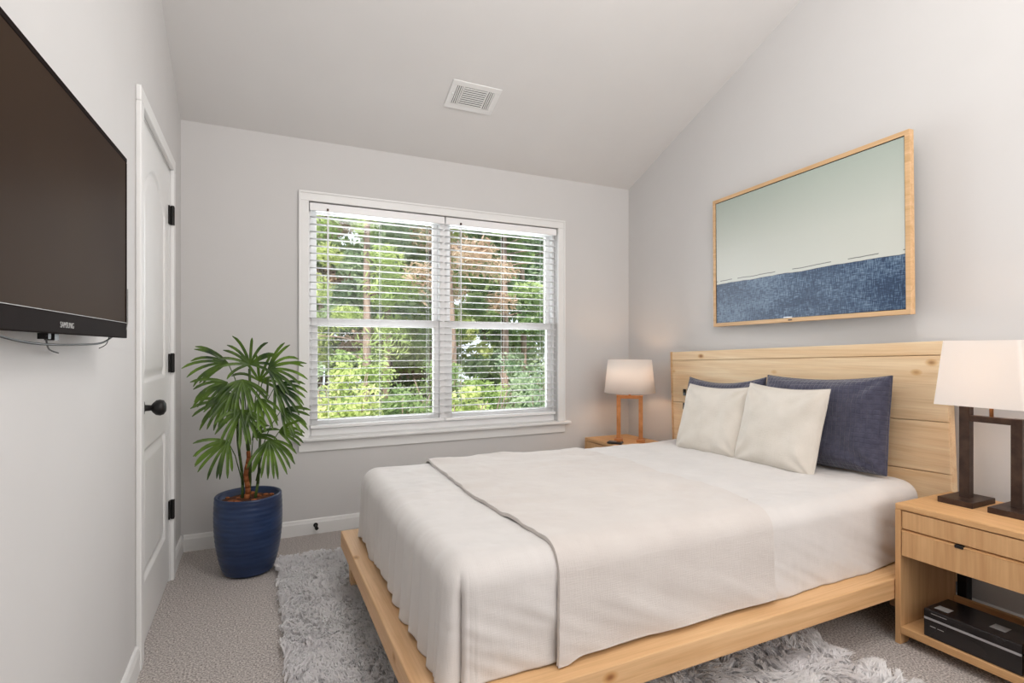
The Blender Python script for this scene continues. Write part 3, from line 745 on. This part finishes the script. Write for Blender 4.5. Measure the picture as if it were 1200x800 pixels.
def cable(pts, label, r=.0022):
    bm = bmesh.new()
    P = [Vector(p) for p in pts]; out = []
    for i in range(len(P) - 1):
        p0, p1, p2, p3 = P[max(i - 1, 0)], P[i], P[i + 1], P[min(i + 2, len(P) - 1)]
        for k in range(8):
            t_ = k / 8; out.append(.5 * ((2 * p1) + (p2 - p0) * t_ + (2 * p0 - 5 * p1 + 4 * p2 - p3) * t_ ** 2 + (3 * p1 - p0 - 3 * p2 + p3) * t_ ** 3))
    out.append(P[-1]); tube(bm, out, r, 6)
    o = out[0].copy()
    return tag(bm_obj('cable', bm, BLACK, None, smooth=True, origin=o, loc=o), label, 'cable')
cable([(.04, -2.60, 1.186), (.045, -2.45, 1.168), (.045, -2.30, 1.162), (.045, -2.1, 1.163), (.05, -1.95, 1.168), (.055, -1.87, 1.184)], 'thin black cable sagging along the underside of the television')
cable([(.045, -2.31, 1.180), (.035, -2.27, 1.164), (.02, -2.2, 1.152), (.012, -2.12, 1.145)], 'short black cable running from the television plug down to the wall', .0016)
cable([(.055, -1.90, 1.184), (.05, -1.905, 1.165), (.04, -1.925, 1.155)], 'short thin black cable end hanging below the television corner near the door', .001)

# ---------------------------------------------------------------- potted palm
def palm():
    t = thing('potted_palm', 'tall fan-leaved lady palm in a ribbed navy blue pot', 'potted plant', (.352, -.45, 0))
    prof = [(0, 0), (.100, 0), (.108, .008)]
    for i in range(60):
        z = .012 + i / 59 * .378
        u = z / .39
        r = .112 + .050 * math.sin(min(1, u * 1.0) ** .75 * PI * .62) + .0008 * math.sin(i * 1.7 + .8 * math.sin(i * .3))
        prof.append((r, z))
    rr = prof[-1][0]
    prof += [(rr + .001, .396), (rr - .003, .402), (rr - .011, .400), (rr - .014, .39), (rr - .018, .36), (0, .36)]
    bm = bmesh.new(); lathe(bm, prof, 64)
    pot = noisy('blue_glazed_ceramic', srgb(20, 38, 70), srgb(42, 62, 100), 5, .28, .25, 9, spec=.5, stretch=(1, 1, 4))
    bm_obj('pot', bm, pot, t, smooth=True)
    bm = bmesh.new(); lathe(bm, [(0, .375), (.06, .377), (.12, .372), (rr - .018, .366)], 40)
    for v in bm.verts: v.co.z += .006 * noise.noise(v.co * 40)
    bm_obj('soil', bm, SOIL, t, smooth=True)
    bm = bmesh.new()
    for k in range(16):
        a = random.uniform(0, 2 * PI); r_ = random.uniform(.05, .125)
        bmesh.ops.create_icosphere(bm, subdivisions=1, radius=random.uniform(.008, .018), matrix=Matrix.Translation((r_ * math.cos(a), r_ * math.sin(a), .378)) @ Matrix.Diagonal((1.3, 1, .6, 1)))
    bm_obj('bark_chips', bm, STEM, t)['kind'] = 'stuff'
    # leaves: hub (dx across the view, dz height, dd depth), main direction angle in the view plane, droop
    view = Vector((math.cos(R(-10)), math.sin(R(-10)), 0)); dep = Vector((math.sin(R(-10)) * -1, math.cos(R(-10)), 0)) * -1
    view = Vector((.985, -.17, 0)); dep = Vector((-.17, -.985, 0))
    def P(dx, z, dd): return view * dx + dep * dd + Vector((0, 0, z))
    cane_tops = []
    for (x0, y0, dx, z1, rr_) in ((-.01, 0, -.005, .62, .0125), (.03, -.01, .09, 1.0, .007), (-.03, .02, -.06, .98, .007), (.0, .03, .0, 1.05, .008)):
        bm = bmesh.new(); pts = [Vector((x0, y0, .37)) + (P(dx, z1, .0) - Vector((x0, y0, .37))) * (k / 8) + Vector((.006 * math.sin(k * 1.1), .004 * math.cos(k), 0)) for k in range(9)]
        for k in range(8): tube(bm, [pts[k], pts[k + 1]], rr_ * (1.06 - k * .03), 10, rr_ * (1.0 - k * .03))
        bm_obj('cane', bm, STEM if rr_ > .01 else GSTEM, t, smooth=True)
    leaves = [  # dx, z, dd, dir(deg, 90=up), spread, length, out, n
        (.01, 1.07, .02, 92, 190, .17, .30, 12),
        (-.09, 1.08, .03, 172, 85, .20, .15, 8),
        (.10, 1.05, .05, 5, 130, .20, .2, 11),
        (-.01, 1.00, .11, -90, 150, .19, .35, 12),
        (-.09, .985, .05, 205, 90, .19, .2, 8),
        (.13, .955, .03, -30, 110, .19, .25, 10),
        (-.10, .89, .05, 212, 100, .17, .2, 8),
        (-.01, .85, .12, -92, 165, .19, .4, 13),
        (.16, .83, .04, -22, 95, .17, .25, 9),
        (-.08, .69, .08, 222, 120, .20, .3, 11),
        (.11, .69, .09, -72, 140, .20, .35, 12),
        (.03, .70, .05, 40, 70, .14, .3, 5),
        (.04, .98, -.06, 60, 150, .17, .3, 8),
        (.06, .90, .10, -60, 110, .18, .6, 8),
        (-.05, .93, .09, 235, 110, .17, .5, 8),
        (.15, .72, .04, 10, 90, .14, .3, 7),
    ]
    for (dx, z, dd, ang_, spr, ln, out, n_) in leaves:
        hub = P(dx, z, dd)
        bm = bmesh.new()
        for k in range(n_):
            drp = random.uniform(.6, 1.5)
            f = (k / (n_ - 1) - .5) if n_ > 1 else 0
            a = R(ang_ + f * spr + random.uniform(-4, 4)); l_ = ln * (1 - .45 * abs(f) ** 1.5 * 2 * .6) * random.uniform(.92, 1.08)
            d = (view * math.cos(a) + Vector((0, 0, 1)) * math.sin(a) + dep * (out * (.6 + .5 * random.random()))).normalized()
            side = d.cross(dep + Vector((0, 0, .2))).normalized(); up_ = side.cross(d).normalized()
            if up_.z < 0: up_ = -up_
            segs = 7; prev = None; pos = hub.copy(); dirn = d.copy()
            for s_ in range(segs + 1):
                u = s_ / segs
                wv = .0072 * (min(1, u * 3.0 + .25)) * (1 if u < .8 else (1 - ((u - .8) / .2) ** 1.6 * .75))
                sd_ = dirn.cross(up_).normalized(); nn = sd_.cross(dirn).normalized()
                row = [bm.verts.new(pos - sd_ * wv + nn * wv * .45), bm.verts.new(pos), bm.verts.new(pos + sd_ * wv + nn * wv * .45)]
                if prev:
                    for q in (0, 1): bm.faces.new([prev[q], prev[q + 1], row[q + 1], row[q]])
                prev = row
                dirn = (dirn + Vector((0, 0, -1)) * (.04 + .20 * u) * drp).normalized(); pos = pos + dirn * (l_ / segs)
        for v in bm.verts:   # keep the foliage clear of the two walls
            if v.co.x < -.335: v.co.x = -.335 + .002 * random.random()
            if v.co.y > .42: v.co.y = .42
        bmesh.ops.recalc_face_normals(bm, faces=bm.faces)
        lf = bm_obj('leaf', bm, PALM, t, smooth=True)
        bm = bmesh.new()
        base = P(dx * .35, max(.45, z - .22), dd * .2)
        tube(bm, [base, base.lerp(hub, .5) + Vector((0, 0, .03)), hub], .0032, 6, .0022)
        bm_obj('stalk', bm, GSTEM, lf, smooth=True)
palm()

# ---------------------------------------------------------------- rug
def rug():
    X0, X1, Y0, Y1 = .495, 2.36, -3.15, -.405
    t = thing('shag_rug', 'white shaggy rug lying under the bed on the carpet', 'rug', ((X0 + X1) / 2, (Y0 + Y1) / 2, 0))
    o = t.location
    rb = noisy('rug_backing', srgb(226, 224, 224), srgb(240, 238, 238), 30, .95, .5)
    box('backing', rb, t, X0 + .01, X1 - .01, Y0 + .01, Y1 - .01, 0, .012, .002)
    sp = .0185
    gx, gy = np.meshgrid(np.arange(X0, X1, sp), np.arange(Y0, Y1, sp), indexing='ij')
    cx = gx.ravel() + rng.uniform(-.008, .008, gx.size); cy = gy.ravel() + rng.uniform(-.008, .008, gx.size)
    n = len(cx)
    shag = np.clip((cx - 1.15) / .4, 0, 1) * np.clip((-1.75 - cy) / .3, 0, 1)   # long silky fibres towards the near right
    keep = (shag > .0) | ~((cx > 1.05) & (cx < 2.3) & (cy > -2.0) & (cy < -.95)) | (rng.random(n) < .35)
    cx, cy, shag = cx[keep], cy[keep], shag[keep]; n = len(cx)
    # clump drift
    da = 2.2 * vn(cx * 7, cy * 7) * PI / 2 + 1.6 * vn(cx * 17, cy * 17); mag = .012 + .012 * rng.random(n) + .035 * shag
    tipx = cx + np.cos(da + 4) * mag; tipy = cy + np.sin(da + 4) * mag - .012 * shag
    K = 15
    CX = np.repeat(cx, K); CY = np.repeat(cy, K); TX = np.repeat(tipx, K); TY = np.repeat(tipy, K); SH = np.repeat(shag, K)
    m = len(CX)
    rx = CX + rng.normal(0, .0075, m); ry = CY + rng.normal(0, .0075, m)
    ex = TX + rng.normal(0, .0055, m); ey = TY + rng.normal(0, .0055, m)
    hh = np.repeat(.028 + .011 * vn(cx * 14, cy * 14) + .010 * vn(cx * 33, cy * 33), K) * rng.uniform(.85, 1.1, m) + .018 * SH
    wd = rng.uniform(.0018, .0032, m)
    an = rng.uniform(0, PI, m); wx, wy = np.cos(an) * wd, np.sin(an) * wd
    lv = []
    for u, wf in ((0, 1), (.35, 1), (.7, .8), (1, .15)):
        px = rx + (ex - rx) * u ** 1.6 + .004 * np.sin(an * 5 + u * 5); py = ry + (ey - ry) * u ** 1.6 + .004 * np.cos(an * 7 + u * 5)
        pz = .010 + hh * (1 - (1 - u) ** 1.7) - .006 * (u > .9)
        lv.append(np.stack([px - wx * wf, py - wy * wf, pz], -1)); lv.append(np.stack([px + wx * wf, py + wy * wf, pz], -1))
    V = np.stack(lv, 1)            # m,8,3
    base = (np.arange(m) * 8)[:, None]
    q = np.concatenate([base + np.array([[0, 1, 3, 2]]), base + np.array([[2, 3, 5, 4]]), base + np.array([[4, 5, 7, 6]])], 0)
    me = quads_mesh('pile', V.reshape(-1, 3), q)
    pm = leafmat('rug_wool', srgb(246, 244, 245), srgb(252, 251, 251), 6, .38, .9)
    po = link('pile', me, pm, t, origin=o); po['kind'] = 'stuff'
rug()

# ---------------------------------------------------------------- woodland outside
GRASS = noisy('forest_floor', srgb(96, 92, 60), srgb(140, 150, 86), 3, .95, .4)
bm = bmesh.new()
gn = 40
gv = [[bm.verts.new((-14 + 36 * i / gn, .4 + 28 * j / gn, -.9 + .25 * noise.noise(Vector((i * .4, j * .4, 0))) - (.25 if j < 2 else 0))) for j in range(gn + 1)] for i in range(gn + 1)]
for i in range(gn):
    for j in range(gn): bm.faces.new([gv[i][j], gv[i + 1][j], gv[i + 1][j + 1], gv[i][j + 1]])
g = bm_obj('ground', bm, GRASS, None, smooth=True); g['kind'] = 'structure'
BARK = noisy('tree_bark', srgb(104, 88, 78), srgb(168, 148, 136), 12, .9, .6, stretch=(1, 1, .2))
LG = [leafmat('leaf_bright_green', srgb(140, 170, 96), srgb(206, 220, 150), 1.3, .45),
      leafmat('leaf_mid_green', srgb(112, 142, 90), srgb(176, 196, 134), 1.5, .45),
      leafmat('leaf_russet', srgb(178, 146, 122), srgb(220, 198, 174), 1.4, .45),
      leafmat('leaf_lime', srgb(184, 202, 120), srgb(230, 234, 176), 1.4, .45),
      leafmat('leaf_blue_green', srgb(132, 160, 124), srgb(192, 208, 174), 1.5, .45)]
def leaves_mesh(name, C, Rad, n, size, holes=.0, needle=False):
    """leaf quads scattered in blobs: C (k,3) centres, Rad (k,) radii"""
    k = rng.integers(0, len(C), n)
    d = rng.normal(0, 1, (n, 3)); d /= np.linalg.norm(d, axis=1)[:, None]
    rr = rng.random(n) ** .45
    p = C[k] + d * (rr * Rad[k])[:, None] * np.array([1, 1, .7])
    a = rng.normal(0, 1, (n, 3)); a /= np.linalg.norm(a, axis=1)[:, None]
    b = np.cross(a, rng.normal(0, 1, (n, 3))); b /= np.linalg.norm(b, axis=1)[:, None]
    s = size * rng.uniform(.6, 1.3, n)[:, None]; asp = .18 if needle else .5
    V = np.stack([p - a * s, p + b * s * asp, p + a * s, p - b * s * asp], 1)
    return quads_mesh(name, V.reshape(-1, 3), np.arange(4 * n).reshape(n, 4))
def tree(name, x, y, h, crown0, rad, mi, nl, size, label, trunk=.14, blobs=26, group='trees of the wood outside the window', needle=False):
    t = thing(name, label, 'tree' if 'tree' in name or 'pine' in name else 'shrub', (x, y, -1.0), group=group)
    bm = bmesh.new()
    lean = random.uniform(-.03, .03)
    if trunk:
        pts = [(lean * k * h / 8 + .03 * math.sin(k), .03 * math.cos(k), h * .95 * k / 8) for k in range(9)]
        tube(bm, pts, trunk * .8, 10, trunk * .3)
        for k in range(14):
            z = crown0 + (h - crown0) * random.random(); a = random.uniform(0, 2 * PI); l_ = rad * random.uniform(.5, .95) * (1 - .5 * z / h)
            x_ = lean * z; tube(bm, [(x_, 0, z), (x_ + l_ * .5 * math.cos(a), l_ * .5 * math.sin(a), z + l_ * .12), (x_ + l_ * math.cos(a), l_ * math.sin(a), z + l_ * .15)], trunk * .22, 5, .008)
    else:
        for k in range(7):
            a = random.uniform(0, 2 * PI); tube(bm, [(0, 0, 0), (rad * .3 * math.cos(a), rad * .3 * math.sin(a), h * .45), (rad * .6 * math.cos(a), rad * .6 * math.sin(a), h * .85)], .025, 5, .008)
    bm_obj('trunk' if trunk else 'stem', bm, BARK, t, smooth=True)
    z = crown0 + (h - crown0) * rng.random(blobs); a = rng.uniform(0, 2 * PI, blobs); r_ = rad * (.25 + .6 * rng.random(blobs)) * (1 - .45 * (z - crown0) / max(.1, h - crown0))
    C_ = np.stack([r_ * np.cos(a), r_ * np.sin(a), z], -1); Rd = rad * rng.uniform(.22, .42, blobs)
    link('foliage', leaves_mesh('foliage', C_, Rd, nl, size, needle=needle), LG[mi], t)
# (x, y, height, crown start, radius, leaf material, leaves, leaf size)
spec = [
 ('pine_tree', 2.6, 9.0, 8.5, 1.8, 1.7, 0, 5200, .085, 'bright green pine tree filling the upper left panes'),
 ('pine_tree', 4.6, 8.5, 9.0, 3.2, 1.6, 2, 4200, .085, 'russet leaved tree filling the upper right panes'),
 ('broadleaf_tree', 3.6, 11.5, 10, 2.5, 1.9, 4, 4500, .10, 'blue green tree standing behind the centre of the window'),
 ('broadleaf_tree', 6.4, 9.6, 9.0, 2.6, 1.6, 1, 4500, .09, 'dark trunked green tree at the far right of the window view'),
 ('pine_tree', 1.4, 11.0, 9.0, 1.6, 1.8, 3, 4500, .095, 'lime green tree behind the left edge of the window'),
 ('broadleaf_tree', 8.2, 12.0, 10, 1.5, 2.1, 4, 4500, .11, 'tall pale tree beyond the right sash'),
 ('broadleaf_tree', 5.6, 13.5, 11, 2.0, 2.2, 0, 5000, .11, 'tall bright tree in the second row right of centre'),
 ('broadleaf_tree', 2.2, 15.0, 11, 1.5, 2.4, 1, 5000, .12, 'tall mid green tree at the back left of the wood'),
 ('broadleaf_tree', 9.8, 15.5, 12, 1.5, 2.6, 1, 5000, .12, 'tall mid green tree at the back right of the wood'),
 ('broadleaf_tree', -.8, 10.5, 9, 1.5, 1.8, 1, 4000, .10, 'green tree outside to the left, beyond the wall edge'),
 ('broadleaf_tree', 7.0, 17.5, 12, 1.0, 2.6, 3, 5000, .13, 'lime tree at the very back of the wood'),
 ('broadleaf_tree', 0.0, 19.0, 11, .2, 3.0, 0, 5000, .15, 'low branched bright tree at the back left edge of the wood'),
 ('broadleaf_tree', 3.3, 22.5, 12, .2, 3.2, 1, 6000, .16, 'low branched mid green tree far behind the left panes'),
 ('broadleaf_tree', 8.2, 22.5, 12, .2, 3.2, 4, 6000, .16, 'low branched pale tree far behind the mullion'),
 ('broadleaf_tree', 12.8, 21.5, 12, .2, 3.2, 0, 6000, .16, 'low branched bright tree far behind the right panes'),
 ('broadleaf_tree', 9.9, 19.6, 9, .1, 2.2, 1, 6000, .13, 'low branched green tree just right of the mullion, far back'),
 ('broadleaf_tree', 6.2, 20.4, 9, .1, 2.2, 0, 6000, .13, 'low branched bright tree just left of the mullion, far back'),
 ('broadleaf_tree', 4.2, 18.0, 12, 1.0, 2.6, 2, 5000, .13, 'russet tree at the very back of the wood'),
]
for s_ in spec:
    s_ = list(s_); s_[7] = int(s_[7] * (1.6 if s_[2] < 11.2 else 2.2)); s_[8] *= 1.15
    tree(*s_[:9], s_[9], needle=s_[0] == 'pine_tree')
shr = [(1.7, 5.4, 1.75, .8, 3), (2.7, 5.9, 1.55, .9, 1), (3.6, 5.3, 1.45, .8, 3), (4.5, 6.3, 1.6, .9, 0), (5.4, 5.9, 1.5, .85, 4), (2.1, 7.2, 2.0, 1.0, 0), (3.9, 7.4, 1.8, 1.0, 1), (5.9, 7.4, 1.9, 1.0, 4), (.9, 6.6, 1.8, .9, 4), (7.0, 7.2, 1.8, .9, 0)]
lab = ['yellow green shrub low in the left panes', 'mid green shrub just right of the lowest left shrub', 'yellow green shrub low behind the window mullion', 'bright shrub low in the middle of the right panes', 'blue green shrub low at the right edge of the window',
       'bright green bush behind the front row, left panes', 'mid green bush behind the front row, right of the mullion', 'blue green bush behind the front row, right panes', 'blue green shrub at the left edge of the window view', 'bright shrub at the far right beyond the window edge']
for (x, y, h, r_, mi), l_ in zip(shr, lab):
    tree('wild_shrub', x, y, h, .3, r_, mi, 2600, .05, l_, trunk=0, blobs=16, group='shrubs under the trees outside')
